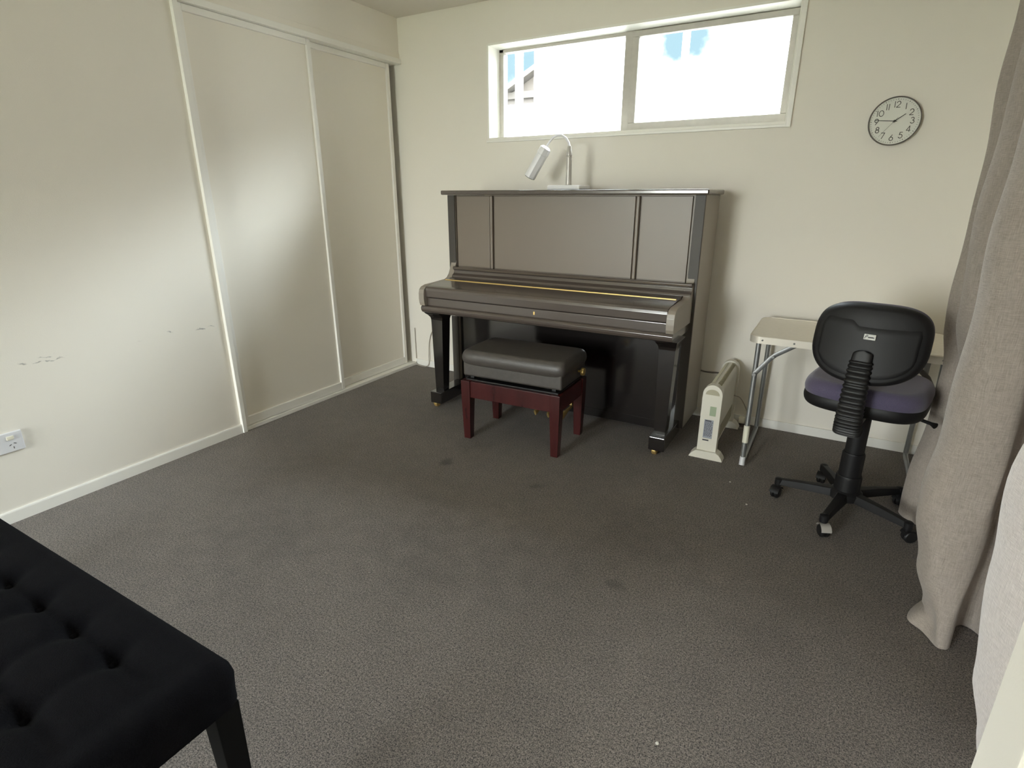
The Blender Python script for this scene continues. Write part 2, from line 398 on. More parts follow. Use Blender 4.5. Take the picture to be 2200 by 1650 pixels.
obj('bottom_rail', MB().box(.712, 2.15, -.381, -.1, .02, .07), BL, P)
for x in (1.347, 1.434, 1.523):
    obj('pedal', MB().tube([(x, -.36, .055), (x, -.43, .05), (x, -.48, .042), (x, -.51, .036), (x, -.528, .028)], [.01, .012, .021, .024, .02], 12, .35), M['brass'], P, label='brass pedal')
obj('pedal_latch', MB().box(1.5, 1.53, -.396, -.391, .066, .096, .002), M['brass'], P, label='small brass plate')

# --------------------------------------------------------------- piano bench
T = Matrix.Translation((1.419, -.80, 0)) @ Matrix.Rotation(R(2.2), 4, 'Z')
Bn = thing('piano_bench', (1.419, -.80, 0), 'padded black piano stool with red-brown wooden legs before the piano', 'bench')
def B(): return MB(T)
for sx in (-1, 1):
    for sy in (-1, 1):
        cx, cy = sx*.262, sy*.162
        obj('leg', B().rects([(0, cx-.02, cx+.02, cy-.02, cy+.02), (.24, cx-.027, cx+.027, cy-.027, cy+.027), (.34, cx-.028, cx+.028, cy-.028, cy+.028)], .003), M['mahog'], Bn)
for sy in (-1, 1): obj('rail', B().box(-.236, .236, sy*.17-.012, sy*.17+.012, .245, .337, .003), M['mahog'], Bn)
for sx in (-1, 1): obj('rail', B().box(sx*.272-.012, sx*.272+.012, -.136, .136, .245, .337, .003), M['mahog'], Bn)
m = B().box(-.27, .27, -.165, .165, .337, .346, .002)
for sx in (-1, 1):
    m.box(sx*.24-.012, sx*.24+.012, -.15, .15, .346, .36, .003); m.tube([(sx*.19, -.12, .35), (sx*.19, .12, .35)], .012)
obj('lift_mechanism', m, M['rub'], Bn)
def pillow(z0, z1, hx, hy, r, dome=.0):
    mb = B(); n = 18
    secs = []
    for i in range(n+1):
        t = i/n; a = math.pi*(t-.5)
        z = (z0+z1)/2 + (z1-z0)/2*math.sin(a)
        ins = r*(1-math.cos(a))
        ring = []
        for k in range(64):
            th = 2*math.pi*k/64; ct, s_ = math.cos(th), math.sin(th); e = .16
            ring.append((math.copysign(abs(ct)**e, ct)*(hx-ins), math.copysign(abs(s_)**e, s_)*(hy-ins), z))
        secs.append(ring)
    mb.loft(secs, caps=True); return mb
obj('seat_base', B().box(-.288, .288, -.165, .165, .36, .445, .012, 3), M['leather'], Bn)
obj('cushion', pillow(.418, .505, .302, .178, .03), M['leather'], Bn)
k = B(); k.lathe([(.006, .286), (.006, .305), (.02, .306), (.022, .312), (.02, .322), (.005, .325)], (0, .06, .405), 'x', 18)
obj('knob', k, M['brass'], Bn, label='brass edged height knob')

# ------------------------------------------------------------------ desk lamp
Lm = thing('desk_lamp', (1.40, -.25, 1.312), 'silver gooseneck desk lamp standing on top of the piano', 'lamp')
obj('base', MB().box(1.30, 1.50, -.33, -.17, 1.312, 1.338, .008, 3), M['silver'], Lm)
obj('stand', MB().lathe([(.019, 1.338), (.0165, 1.345), (.016, 1.485), (.0145, 1.487), (.0145, 1.492), (.017, 1.494), (.017, 1.512), (.0145, 1.516), (.011, 1.545), (.006, 1.546)], (1.398, -.25, 0), 'z', 20), M['silverD'], Lm)
gp = [(1.398, -.25, 1.54), (1.392, -.25, 1.562), (1.375, -.251, 1.586), (1.35, -.252, 1.602), (1.322, -.254, 1.604), (1.297, -.256, 1.592), (1.278, -.258, 1.572), (1.262, -.26, 1.55)]
obj('gooseneck', MB().tube(gp, .0062, 12), M['silver'], Lm)
hv = (Vector((1.160, -.275, 1.386))-Vector((1.252, -.262, 1.535))); hl = hv.length
q = hv.to_track_quat('Z', 'Y').to_matrix().to_4x4(); Hm = Matrix.Translation((1.252, -.262, 1.535)) @ q
hd = MB(Hm)
def dsec(z, r, s=1.0):      # tunnel shaped section: flat underside, rounded top
    pts = []
    for k in range(20):
        a = math.pi*k/19; pts.append((r*math.cos(a)*s, r*math.sin(a)*.75+.0, z))
    pts += [(-r*s, -r*.25, z), (-r*s*.45, -r*.75, z), (r*s*.45, -r*.75, z), (r*s, -r*.25, z)]
    return pts
hd.loft([dsec(-.012, .024), dsec(-.004, .037), dsec(.034, .04), dsec(.036, .038), dsec(.04, .0385), dsec(hl, .040)], caps=True)
sh = obj('lamp_head', hd, M['silver'], Lm)
obj('lens_end', MB(Hm).loft([dsec(hl+.0005, .038), dsec(hl+.003, .037)]), M['dark'], sh, label='grey open end of lamp head')
obj('head_collar', MB(Hm).loft([dsec(-.002, .039), dsec(.03, .0425), dsec(.033, .041)]), M['silver'], sh)

# --------------------------------------------------------------------- heater
Ht = thing('panel_heater', (2.37, -.32, 0), 'cream electric convector heater on feet between piano and folding table', 'heater')
HX0, HX1 = 2.322, 2.416
def hsec(x0, x1, z0, z1):
    r = (x1-x0)/2; c = (x0+x1)/2
    return [(x0, z0)] + [(x0, z1-.052)] + [(c-r*math.cos(math.pi*k/14), z1-.05+.05*math.sin(math.pi*k/14)) for k in range(15)] + [(x1, z1-.052), (x1, z0)]
body = obj('body', MB().prism(hsec(HX0+.01, HX1-.01, .06, .388), 'y', -.565, -.075, .001), M['heater'], Ht)
obj('end_cap', MB().prism(hsec(HX0, HX1, .042, .396), 'y', -.592, -.545, .006, 2), M['heater'], Ht)
obj('end_cap', MB().prism(hsec(HX0, HX1, .042, .396), 'y', -.095, -.055, .006, 2), M['heater'], Ht)
for a0 in (-28, 28):
    gm = MB(); c = (HX0+HX1)/2
    for i in range(26):
        y = -.53+i*.0165
        p0, p1 = a0-15, a0+15
        pts = [(c+math.sin(R(p0+(p1-p0)*k/4))*.0385, y, .338+math.cos(R(p0+(p1-p0)*k/4))*.0515) for k in range(5)]
        gm.tube(pts, .0028, 6)
    obj('outlet_grille', gm, M['grille'], body, label='slotted warm air outlet')
sl = MB()
for i in range(30):
    y = -.53+i*.014; sl.box(HX1-.0115, HX1-.009, y, y+.005, .075, .15)
obj('intake_grille', sl, M['grille'], body, label='slotted air intake low on the side')
c = (HX0+HX1)/2
hs = [(c-.033, .345)] + [(c-.033*math.cos(math.pi*k/12), .347+.026*math.sin(math.pi*k/12)) for k in range(13)] + [(c+.033, .345)]
obj('end_recess', MB().prism(hs, 'y', -.594, -.591), M['grille'], Ht, label='half-round recessed grip')
obj('indicator_window', MB().box(c-.004, c+.026, -.5945, -.591, .235, .285, .002), M['lblgreen'], Ht, label='pale green sticker')
lb = obj('rating_label', MB().box(c-.024, c+.02, -.594, -.591, .112, .212), M['lblblue'], Ht, label='blue-grey printed rating label')
ik = MB(); random.seed(3)
ik.box(c-.02, c+.01, -.5948, -.5935, .204, .2095)
for i in range(13):
    z = .198-i*.0062; x = c-.021
    while x < c+.014:
        l = random.uniform(.003, .009); ik.box(x, min(x+l, c+.018), -.5946, -.5935, z, z+.003); x += l+.0025
ik.box(c-.024, c+.006, -.5948, -.5915, .098, .104)
obj('label_print', ik, M['ink'], lb, label='dark print on the label')
for y in (-.57, -.085):
    fp_ = [(c-.083, 0), (c-.078, .012), (c-.066, .028), (c-.05, .04), (c+.05, .044), (c+.066, .034), (c+.08, .016), (c+.086, 0)]
    obj('foot', MB().prism(fp_, 'y', y-.036, y+.026, .003), M['heater'], Ht)
def bez(pts, n=8):
    """catmull-rom through pts"""
    P_ = [Vector(p) for p in pts]; P_ = [2*P_[0]-P_[1]]+P_+[2*P_[-1]-P_[-2]]; out = []
    for i in range(1, len(P_)-2):
        a, b, c_, d_ = P_[i-1:i+3]
        for k in range(n):
            t = k/n
            out.append(.5*((2*b)+(c_-a)*t+(2*a-5*b+4*c_-d_)*t*t+(3*b-a-3*c_+d_)*t**3))
    out.append(P_[-2]); return out
cd = obj('power_cord', MB().tube(bez([(HX1-.008, -.11, .2), (2.445, -.1, .185), (2.482, -.09, .12), (2.5, -.08, .06), (2.492, -.085, .012), (2.46, -.1, .0045), (2.43, -.09, .0045), (2.415, -.075, .0045)]), .0032, 8), M['cordW'], Ht)
obj('plug', MB().box(2.44, 2.475, -.05, -.014, .012, .05, .008, 3), M['white'], Ht, label='pale moulded plug by the skirting')
tag(obj('dark_cord', MB().tube(bez([(2.12, -.03, .315), (2.2, -.012, .288), (2.25, -.006, .284), (2.3, -.006, .288), (2.36, -.012, .283), (2.38, -.04, .27)]), .0045, 8), M['cord']), 'thin dark cord running along wall from piano to heater', 'cord')

# --------------------------------------------------------------- folding table
Tb = thing('folding_table', (2.9, -.33, 0), 'low folding camp table with pale grey top and metal legs', 'table')
TX0, TX1, TY0, TY1 = 2.497, 3.3, -.578, -.085
def rrect(x0, x1, y0, y1, r, n=6):
    o = []
    for cx, cy, a0 in ((x1-r, y1-r, 0), (x0+r, y1-r, 90), (x0+r, y0+r, 180), (x1-r, y0+r, 270)):
        for k in range(n+1):
            a = R(a0+90*k/n); o.append((cx+r*math.cos(a), cy+r*math.sin(a)))
    return o
obj('tabletop', MB().prism(rrect(TX0+.004, TX1-.004, TY0+.004, TY1-.004, .045), 'z', .64, .661, .002), M['tabletop'], Tb)
rm = MB(); o_ = rrect(TX0, TX1, TY0, TY1, .05, 8); i_ = rrect(TX0+.006, TX1-.006, TY0+.006, TY1-.006, .044, 8)
rm.loft([[(a, b, .628) for a, b in o_], [(a, b, .66) for a, b in o_], [(a, b, .6635) for a, b in i_], [(a, b, .628) for a, b in i_]], caps=False)
bm = rm.bm
rim = obj('edge_rim', rm, M['alurim'], Tb)
for x in (2.556, 2.69, 3.10, 3.24):
    obj('rivet', MB().lathe([(.0045, .003), (.0045, 0), (.0025, -.0018), (.0005, -.002)], (x, TY0-.0005, .645), 'y', 12), M['chrome'], rim)
for x in (2.545, 3.262):
    fl = obj('leg_frame', MB().tube([(x-.008, -.515, .634), (x-.006, -.53, .45), (x-.002, -.565, .12), (x, -.58, .035), (x, -.578, .016), (x, -.56, .0115), (x, -.3, .0115), (x, -.1, .0115), (x, -.078, .016), (x, -.07, .03), (x, -.068, .12), (x, -.08, .634)], .0115, 12), M['chrome'], Tb)
    obj('foot_cap', MB().tube([(x, -.576, .045), (x, -.588, .004)], .0135, 12), M['whiteC'], fl, label='pale plastic foot cap')
    if x < 3: obj('leg_sleeve', MB().tube([(x-.003, -.556, .205), (x-.001, -.566, .118)], .0145, 12), M['white'], fl, label='white plastic sleeve on the leg')
    s = 1 if x < 3 else -1
    obj('brace', MB().tube([(x-.006, -.545, .47), (x+s*.055, -.54, .555), (x+s*.075, -.54, .575), (x+s*.15, -.54, .628)], .011, 8, .3).lathe([(.009, 0), (.009, .006), (.001, .007)], (x-.006, -.563, .47), 'y', 10).lathe([(.006, 0), (.006, .004), (.001, .005)], (x+s*.065, -.556, .565), 'y', 10), M['chrome'], Tb)

# --------------------------------------------------------------- office chair
Ch = thing('office_chair', (2.987, -.813, 0), 'black swivel office chair with purple fabric seat at the folding table', 'chair', R(-12))
def cobj(n, mb, m, par=Ch, **k): return obj(n, mb, m, par, local=True, **k)
def sup(t, hx, hy, e):
    c_, s_ = math.cos(t), math.sin(t)
    return math.copysign(abs(c_)**e, c_)*hx, math.copysign(abs(s_)**e, s_)*hy
def cushion(hx, hy, z0, z1, e=.55, n=56, m=12, edge=.035):
    mb = MB(); rings = []
    for i in range(m+1):
        a = math.pi*(i/m-.5); ins = edge*(1-math.cos(a))
        z = (z0+z1)/2+(z1-z0)/2*math.sin(a)
        rings.append([(*sup(2*math.pi*k/n, hx-ins, hy-ins, e), z) for k in range(n)])
    mb.loft(rings); return mb
cobj('seat', cushion(.211, .203, .518, .602), M['purple'])
cobj('seat_pan', cushion(.21, .202, .49, .556, edge=.02), M['shell'])
def backmesh(hx, hz, zc, y0, y1, curve, edge, e=.62, n=64, m=10):
    """lens shaped board standing in xz, y0 = rear, y1 = front; bends forward at its sides"""
    mb = MB(); rings = []
    for i in range(m+1):
        a = math.pi*(i/m-.5); ins = edge*(1-math.cos(a)); y = (y0+y1)/2+(y1-y0)/2*math.sin(a)
        for f_ in ([.0, .5, .85] if i == 0 else [1.]) if i < m else [1., .85, .5, 0.]:
            ring = []
            for k in range(n):
                th = 2*math.pi*k/n; ee = e if math.sin(th) > 0 else .80
                x, z = sup(th, (hx-ins)*max(f_, .02), (hz-ins)*max(f_, .02), ee); w_ = 1.
                ring.append((x*w_, y+curve*(x/hx)**2+.03*((z)/hz), zc+z))
            rings.append(ring)
    mb.loft(rings); return mb
cobj('backrest_pad', backmesh(.181, .139, .778, -.212, -.15, .035, .03), M['purple'])
shell = cobj('backrest_shell', backmesh(.184, .141, .778, -.252, -.195, .035, .028), M['shell'])
# raised rear panel of the shell with a stepped top edge
def rearz(x, z): return -.252-.004+.035*(x/.19)**2+.03*((z-.775)/.149)
def shp(x):
    return .868 if abs(x+.105) < .045 else (.853 if x > -.035 else .868-.015*(x+.06)/.025)
pan = MB(); pr = []
for i in range(49):
    x = -.156+.312*i/48; ax = min(1, abs(x)/.158)
    zt = min(.778+.118*(1-ax**3.3)**.3, .868 if x < -.055 else .868-.019*min(1, (x+.055)/.02))
    zb = .778-.122*(1-ax**2.5)**.4
    pr.append([(x, rearz(x, zb+(zt-zb)*k/14)+(.001 if 0 < k < 14 and 0 < i < 48 else .008), zb+(zt-zb)*k/14) for k in range(15)])
pan.loft(pr, caps=False, closed=False)
cobj('shell_panel', pan, M['shell'], shell, sharp=60)
st = MB(); y_ = rearz(-.0, .81)-.007
Ms = Matrix.Translation((.008, y_, .812)) @ Matrix.Rotation(R(-11), 4, 'X')
st.M = Ms; st.box(-.0185, .0185, -.001, .004, -.010, .010, .002)
sk = cobj('maker_sticker', st, M['sticker'], shell, label='small pale sticker with dark lettering')
ik = MB(Ms)
ik.tube([(-.015, -.0012, -.006), (-.0125, -.0012, .002), (-.010, -.0012, .006), (-.007, -.0012, .006), (-.006, -.0012, .003), (-.009, -.0012, .0), (-.012, -.0012, -.001)], .0009, 6)
x = -.005
for k in range(9): 
    ik.tube([(x, -.0012, -.003), (x+.001, -.0012, .001), (x+.002, -.0012, -.0035)], .0009, 6); x += .0021
cobj('sticker_lettering', ik, M['ink'], sk, label='dark script lettering')
# ribbed bellows over the J-bar
def rsq(c, tx, nz, hx, hd_): 
    return [Vector(c)+Vector((sup(2*math.pi*k/24, hx, hd_, .6)[0], 0, 0))+nz*sup(2*math.pi*k/24, hx, hd_, .6)[1] for k in range(24)]
path = bez([(0, -.262, .762), (0, -.272, .71), (0, -.282, .63), (0, -.287, .55), (0, -.28, .49), (0, -.262, .455)], 30)
mb = MB(); rings = []
L_ = len(path)
for i, p in enumerate(path):
    t = (path[min(i+1, L_-1)]-path[max(i-1, 0)]).normalized(); nz = Vector((0, t.z, -t.y)).normalized()
    u = i/(L_-1); w_ = .031+.012*u; d_ = .016+.012*u
    if i > 22: rb = .005*abs(math.sin((i-22)*math.pi/6.7)); w_ += rb; d_ += rb
    if i < 8: w_ *= math.sqrt(1-((8-i)/8.5)**2)
    rings.append(rsq(p, 0, nz, w_, d_))
mb.loft(rings)
cobj('backrest_stem', mb, M['rub'], label='ribbed black bellows stem', sharp=30)
cobj('seat_bracket', MB().box(-.032, .032, -.27, .08, .462, .486, .006).box(-.06, .06, -.08, .1, .46, .486, .006).box(-.04, .04, -.285, -.24, .448, .48, .008), M['shell'])
cobj('height_lever', MB().tube([(.05, .03, .475), (.15, .01, .475), (.225, -.02, .47), (.24, -.03, .468)], [.006, .006, .007, .012], 10), M['rub'])
cobj('gas_column', MB().lathe([(.034, .255), (.036, .26), (.036, .462), (.03, .465)], n=28).lathe([(.0425, .16), (.0425, .27), (.039, .276), (.03, .277)], n=28).lathe([(.049, .085), (.049, .165), (.046, .172), (.036, .173)], n=28), M['shell'])
b_ = MB(); b_.lathe([(.05, .062), (.062, .066), (.062, .094), (.052, .104), (.046, .106)], n=28)
angs = [182, 254, 326, 38, 110]
for a in angs:
    a = R(a+12); ca, sa = math.cos(a), math.sin(a)
    b_.M = Matrix.Rotation(a, 4, 'Z')
    b_.loft([((.04, -.027, .066), (.04, .027, .066), (.04, .019, .1), (.04, -.019, .1)), ((.15, -.02, .063), (.15, .02, .063), (.15, .013, .096), (.15, -.013, .096)), ((.262, -.016, .062), (.262, .016, .062), (.262, .011, .087), (.262, -.011, .087))], .003)
    b_.lathe([(.015, .056), (.0165, .06), (.0165, .085), (.012, .089), (.001, .09)], (.258, 0, 0), 'z', 16)
base = cobj('star_base', b_, M['shell'])
for i, a in enumerate(angs):
    a = R(a+12); sw = [R(70), R(40), R(60), R(20), R(150)][i]
    c0 = Matrix.Translation((.258*math.cos(a), .258*math.sin(a), 0)) @ Matrix.Rotation(a+sw, 4, 'Z')
    k = MB(c0)
    k.lathe([(.006, -.018), (.021, -.017), (.026, -.012), (.026, -.004), (.02, -.002), (.02, .002), (.026, .004), (.026, .012), (.021, .017), (.006, .018)], (.014, 0, .026), 'y', 24)
    k.tube([(0, 0, .03), (0, 0, .06)], .007, 10)
    cs = cobj('caster', k, M['rub'], base)
    hood = MB(c0); hr = []
    for j in range(11):
        th = R(20+150*j/10); hr.append([(.014-.029*math.cos(th)*1., yy, .026+.029*math.sin(th)) for yy in (-.0195, -.012, .012, .0195)])
    hood.loft(hr, caps=False, closed=False)
    cobj('caster_hood', hood, M['silverD'] if i == 1 else M['shell'], cs)  # one hood in silver grey, a highlight painted on a black caster

# ---------------------------------------------------------------------- clock
CC = Vector((2.925, 0, 1.606)); CR = .1035
Ck = thing('wall_clock', CC, 'round wall clock with white dial and dark rim on back wall', 'clock')
obj('case', MB().lathe([(CR-.012, 0), (CR-.003, -.004), (CR, -.012), (CR, -.03), (CR-.002, -.034), (CR-.0035, -.035), (CR-.0045, -.031), (CR-.005, -.02), (.001, -.02)], CC, 'y', 72), M['rim'], Ck)
obj('dial', MB().lathe([(CR-.0045, -.0195), (CR-.0045, -.022), (.001, -.022)], CC, 'y', 72), M['face'], Ck)
def stroke(mb, pts, w, cx, cz, y):
    for (x0, z0), (x1, z1) in zip(pts, pts[1:]):
        d = Vector((x1-x0, 0, z1-z0)); 
        if d.length < 1e-6: continue
        d.normalize(); n_ = Vector((-d.z, 0, d.x))*w/2; e = d*w*.25
        a_ = Vector((cx+x0, y, cz+z0))-e; b2 = Vector((cx+x1, y, cz+z1))+e
        vs = [mb.v(q) for q in (a_-n_, b2-n_, b2+n_, a_+n_)]
        mb.bm.faces.new(vs)
def arc(cx, cy, rx, ry, a0, a1, n=14): return [(cx+rx*math.cos(R(a0+(a1-a0)*k/n)), cy+ry*math.sin(R(a0+(a1-a0)*k/n))) for k in range(n+1)]
DG = {'1': [[(.3, 0), (.3, 1)]],
      '2': [arc(.3, .7, .28, .3, 170, -35)+[(0, 0), (.6, 0)]],
      '3': [arc(.27, .76, .22, .24, 160, -90, 12)+arc(.27, .26, .29, .26, 90, -160, 14)],
      '4': [[(.62, .24), (0, .24), (.45, 1), (.45, 0)]],
      '5': [[(.55, 1), (.16, 1), (.09, .55)]+arc(.27, .32, .31, .32, 125, -155, 14)],
      '6': [arc(.3, .3, .29, .3, 0, 360, 20), [(.05, .43), (.42, 1)]],
      '7': [[(0, 1), (.58, 1), (.16, 0)]],
      '8': [arc(.3, .76, .22, .24, 0, 360, 18), arc(.3, .27, .28, .27, 0, 360, 18)],
      '9': [arc(.3, .7, .29, .3, 0, 360, 20), [(.55, .57), (.18, 0)]],
      '0': [arc(.36, .5, .36, .5, 0, 360, 24)]}
for hnum in range(1, 13):
    a = R(90-30*hnum); cx, cz = CC.x+.070*math.cos(a), CC.z+.070*math.sin(a)
    mb = MB(); S = .0245; t = str(hnum); wd = {'1': .3, '0': .72}
    ws = [(.2 if ch == '1' else (.75 if ch == '0' else .62)) for ch in t]; tot = sum(ws)+.17*(len(t)-1); x = -tot/2
    for ch, w_ in zip(t, ws):
        ox = x-(.2 if ch == '1' else 0)
        for pl in DG[ch]: stroke(mb, [((px+ox)*S, (pz-.5)*S) for px, pz in pl], .0028, cx, cz, CC.y-.0226)
        x += w_+.17
    obj('numeral', mb, M['num'], Ck)
mt = MB()
for k in range(60):
    a = R(6*k); r0, r1 = .0895, (.0925 if k % 5 else .0935)
    stroke(mt, [(r0*math.cos(a), r0*math.sin(a)), (r1*math.cos(a), r1*math.sin(a))], .0014 if k % 5 else .0022, CC.x, CC.z, CC.y-.0226)
obj('minute_track', mt, M['num'], Ck)
def hand(name, deg, l, back, w0, w1, y, m):
    a = R(90-deg); d = Vector((math.cos(a), 0, math.sin(a))); n_ = Vector((-d.z, 0, d.x))
    mb = MB(); c0 = CC+Vector((0, y, 0))
    q = [c0-d*back-n_*w0/2, c0+d*l-n_*w1/2, c0+d*l+n_*w1/2, c0-d*back+n_*w0/2]
    mb.loft([q, [p+Vector((0, -.0008, 0)) for p in q]]); return obj(name, mb, m, Ck)
hand('hour_hand', 54, .049, .008, .0036, .0026, -.0245, M['hand'])
hand('minute_hand', 275, .078, .01, .0034, .0022, -.0262, M['hand'])
hand('second_hand', 219, .083, .02, .0010, .0008, -.0278, M['num'])
obj('hand_hub', MB().lathe([(.005, -.024), (.005, -.029), (.003, -.03), (.0005, -.0302)], CC, 'y', 16), M['hand'], Ck)

# -------------------------------------------------------------------- sockets
So = thing('power_outlet', (0, -2.62, .337), 'white double power outlet low on the left wall', 'power outlet')
obj('plate', MB().box(0, .009, -2.685, -2.52, .295, .379, .004, 3), M['whiteC'], So)
for y in (-2.560, -2.640):
    obj('rocker_switch', MB().box(.008, .013, y-.013, y+.011, .348, .364, .002), M['white'], So)
    sl = MB()
    for dy, dz, a in ((-.008, .0, 28), (.008, .004, -28), (.001, -.013, 90)):
        sl.M = Matrix.Translation((.0092, y+.002+dy, .326+dz)) @ Matrix.Rotation(R(a), 4, 'X'); sl.box(-.0005, .0005, -.0045, .0045, -.0013, .0013)
    obj('socket_slots', sl, M['slot'], So)
S2 = thing('power_outlet', (.296, 0, .34), 'white power outlet with plug on back wall behind piano leg', 'power outlet')
obj('plate', MB().box(.252, .336, -.008, 0, .285, .395, .004), M['white'], S2)
obj('rocker_switch', MB().box(.316, .322, -.013, -.007, .312, .378, .002), M['silverD'], S2)
tag(obj('plug', MB().lathe([(.016, -.008), (.016, -.022), (.009, -.034), (.001, -.035)], (.286, 0, .325), 'y', 18), M['white']), 'small white plug in the outlet behind the piano leg', 'plug')
tag(obj('white_cord', MB().tube(bez([(.28, -.03, .325), (.25, -.03, .32), (.18, -.012, .29), (.145, -.008, .2), (.142, -.016, .1), (.142, -.022, .03), (.115, -.03, .006), (.06, -.03, .005), (.02, -.02, .012), (.008, -.008, .04), (.006, -.006, .14), (.006, -.006, .3)]), .003, 8), M['cordW']), 'thin grey cord hanging from outlet into the back left corner', 'cord')

# -------------------------------------------------------------------- curtain
LV = [0.004, .03, .06, .10, .22, .37, .5, .8, 1.1, 1.45, 1.75, 2.395]
def lerp(tab, z):
    if z <= tab[0][0]: return tab[0][1]
    for (a, p), (b, q_) in zip(tab, tab[1:]):
        if z <= b:
            t = (z-a)/(b-a); t = t*t*(3-2*t); return p+(q_-p)*t
    return tab[-1][1]
CX = [ # (y table, x table) along the gathered width
  ([(0, -.56)], [(0, 3.39)]),
  ([(0, -.62)], [(0, 3.30), (2.3, 3.26)]),
  ([(0, -.70)], [(0, 3.198), (.2, 3.206), (.46, 3.222), (.64, 3.222), (.8, 3.20), (1.1, 3.192), (2, 3.178)]),
  ([(0, -.76)], [(0, 3.21), (.45, 3.225), (.62, 3.225), (1.0, 3.212), (1.3, 3.21), (2.2, 3.20)]),
  ([(0, -.82)], [(0, 3.275), (.62, 3.275), (1.0, 3.262), (2.2, 3.265)]),
  ([(0, -.92)], [(0, 3.272), (.3, 3.255), (.62, 3.25), (.9, 3.192), (1.1, 3.178), (1.7, 3.181), (2.3, 3.18)]),
  ([(0, -1.0)], [(0, 3.285), (.3, 3.265), (.62, 3.255), (1., 3.195), (2.3, 3.19)]),
  ([(0, -1.06)], [(0, 3.31), (1., 3.29), (2.3, 3.28)]),
  ([(0, -1.16)], [(0, 3.395), (2.3, 3.395)]),
  ([(0, -1.26)], [(0, 3.29), (.1, 3.30), (.3, 3.26), (1, 3.26), (2.3, 3.26)]),
  ([(0, -1.36), (.06, -1.37), (.3, -1.36)], [(0, 3.215), (.05, 3.24), (.22, 3.195), (.4, 3.17), (1, 3.178), (2.3, 3.18)]),
  ([(0, -1.46), (.06, -1.455), (.3, -1.45)], [(0, 3.176), (.025, 3.19), (.05, 3.216), (.085, 3.2), (.22, 3.156), (.37, 3.133), (.5, 3.131), (.62, 3.138), (.8, 3.135), (1.1, 3.136), (2.3, 3.136)]),
  ([(0, -1.51), (.3, -1.52)], [(0, 3.205), (.05, 3.225), (.22, 3.176), (.4, 3.154), (1, 3.156), (2.3, 3.156)]),
  ([(0, -1.555), (.3, -1.545)], [(0, 3.235), (.1, 3.225), (.3, 3.205), (2.3, 3.205)]),
  ([(0, -1.56), (.3, -1.548)], [(0, 3.26), (.3, 3.262), (1, 3.262), (2.3, 3.25)]),
  ([(0, -1.54), (.3, -1.52)], [(0, 3.276), (.3, 3.282), (1, 3.282), (2.3, 3.27)]),
  ([(0, -1.46)], [(0, 3.288), (.3, 3.293), (2.3, 3.288)]),
  ([(0, -1.41)], [(0, 3.325), (2.3, 3.325)]),
  ([(0, -1.46)], [(0, 3.362), (2.3, 3.365)]),
  ([(0, -1.60)], [(0, 3.375), (2.3, 3.385)]),
  ([(0, -1.72)], [(0, 3.36), (2.3, 3.375)]),
  ([(0, -1.86)], [(0, 3.335), (.5, 3.33), (2.3, 3.32)]),
  ([(0, -1.94)], [(0, 3.29), (.3, 3.25), (.6, 3.225), (1, 3.215), (2.3, 3.215)]),
  ([(0, -2.03)], [(0, 3.272), (.08, 3.254), (.2, 3.227), (.31, 3.203), (.57, 3.168), (.78, 3.153), (.9, 3.165), (2.3, 3.165)]),
  ([(0, -2.14)], [(0, 3.255), (.3, 3.21), (.6, 3.18), (1, 3.17), (2.3, 3.17)]),
  ([(0, -2.28)], [(0, 3.29), (.6, 3.25), (2.3, 3.24)]),
  ([(0, -2.4)], [(0, 3.35), (2.3, 3.33)]),
  ([(0, -2.52)], [(0, 3.37), (2.3, 3.37)]),
]
def cpt(u, v):
    z = .004+(2.391)*(v**1.5)
    pts = [Vector((lerp(xt, z), lerp(yt, z), 0)) for yt, xt in CX]
    n = len(pts)-1; f_ = min(u*n, n-1e-6); i = int(f_); t = f_-i
    a, b, c_, d_ = pts[max(i-1, 0)], pts[i], pts[i+1], pts[min(i+2, n)]
    p = .5*((2*b)+(c_-a)*t+(2*a-5*b+4*c_-d_)*t*t+(3*b-a-3*c_+d_)*t**3)
    wob = .004*math.sin(z*9+u*31)+.003*math.sin(z*17-u*53)
    if z < .12 and .36 < u < .55: z = max(.003, z-.0)
    return (min(p.x+wob, XR-.008), p.y+wob*.5, z)
cu = tag(obj('curtain', MB().grid(cpt, 420, 90), M['linen'], sharp=180), 'long oatmeal linen curtain gathered in folds along the right wall', 'curtain')
md = cu.modifiers.new('thickness', 'SOLIDIFY'); md.thickness = .002; md.offset = 0

# -------------------------------------------------------------------- ottoman
OT = thing('ottoman_bench', (1.22, -3.2, 0), 'black tufted fabric bench with tapered legs in the near left corner', 'ottoman')
AX0, AX1, AY0, AY1, AZ0, AZ1 = .5, 1.98, -3.6, -2.9, .400, .498
tufts = [(1.771-.1435*i, -3.012-.135*j) for i in range(9) for j in range(4)]
def otop(x, y):
    ex = min(AX1-x, x-AX0); ey = min(AY1-y, y-AY0); e = max(0, min(ex, ey))
    z = AZ1
    for tx, ty in tufts:
        d2 = (x-tx)**2+(y-ty)**2
        if d2 < .03: z -= .016*math.exp(-d2/(2*.022**2))
    inside = min(1, max(0, (e-.03)/.09))
    gx = abs(((x-1.771+.07175) % .1435)-.07175); gy = abs(((y+3.012+.0675) % .135)-.0675)
    z -= inside*(.004*math.exp(-(gx/.018)**2)+.009*math.exp(-(gy/.016)**2))
    r = .04
    if e < r: z -= r-math.sqrt(max(0, r*r-(r-e)**2))
    return z
mb = MB(); nx, ny = 190, 100
def amap(t, a, b):
    s = .5-.5*math.cos(math.pi*t); return a+(b-a)*(t*.6+s*.4)
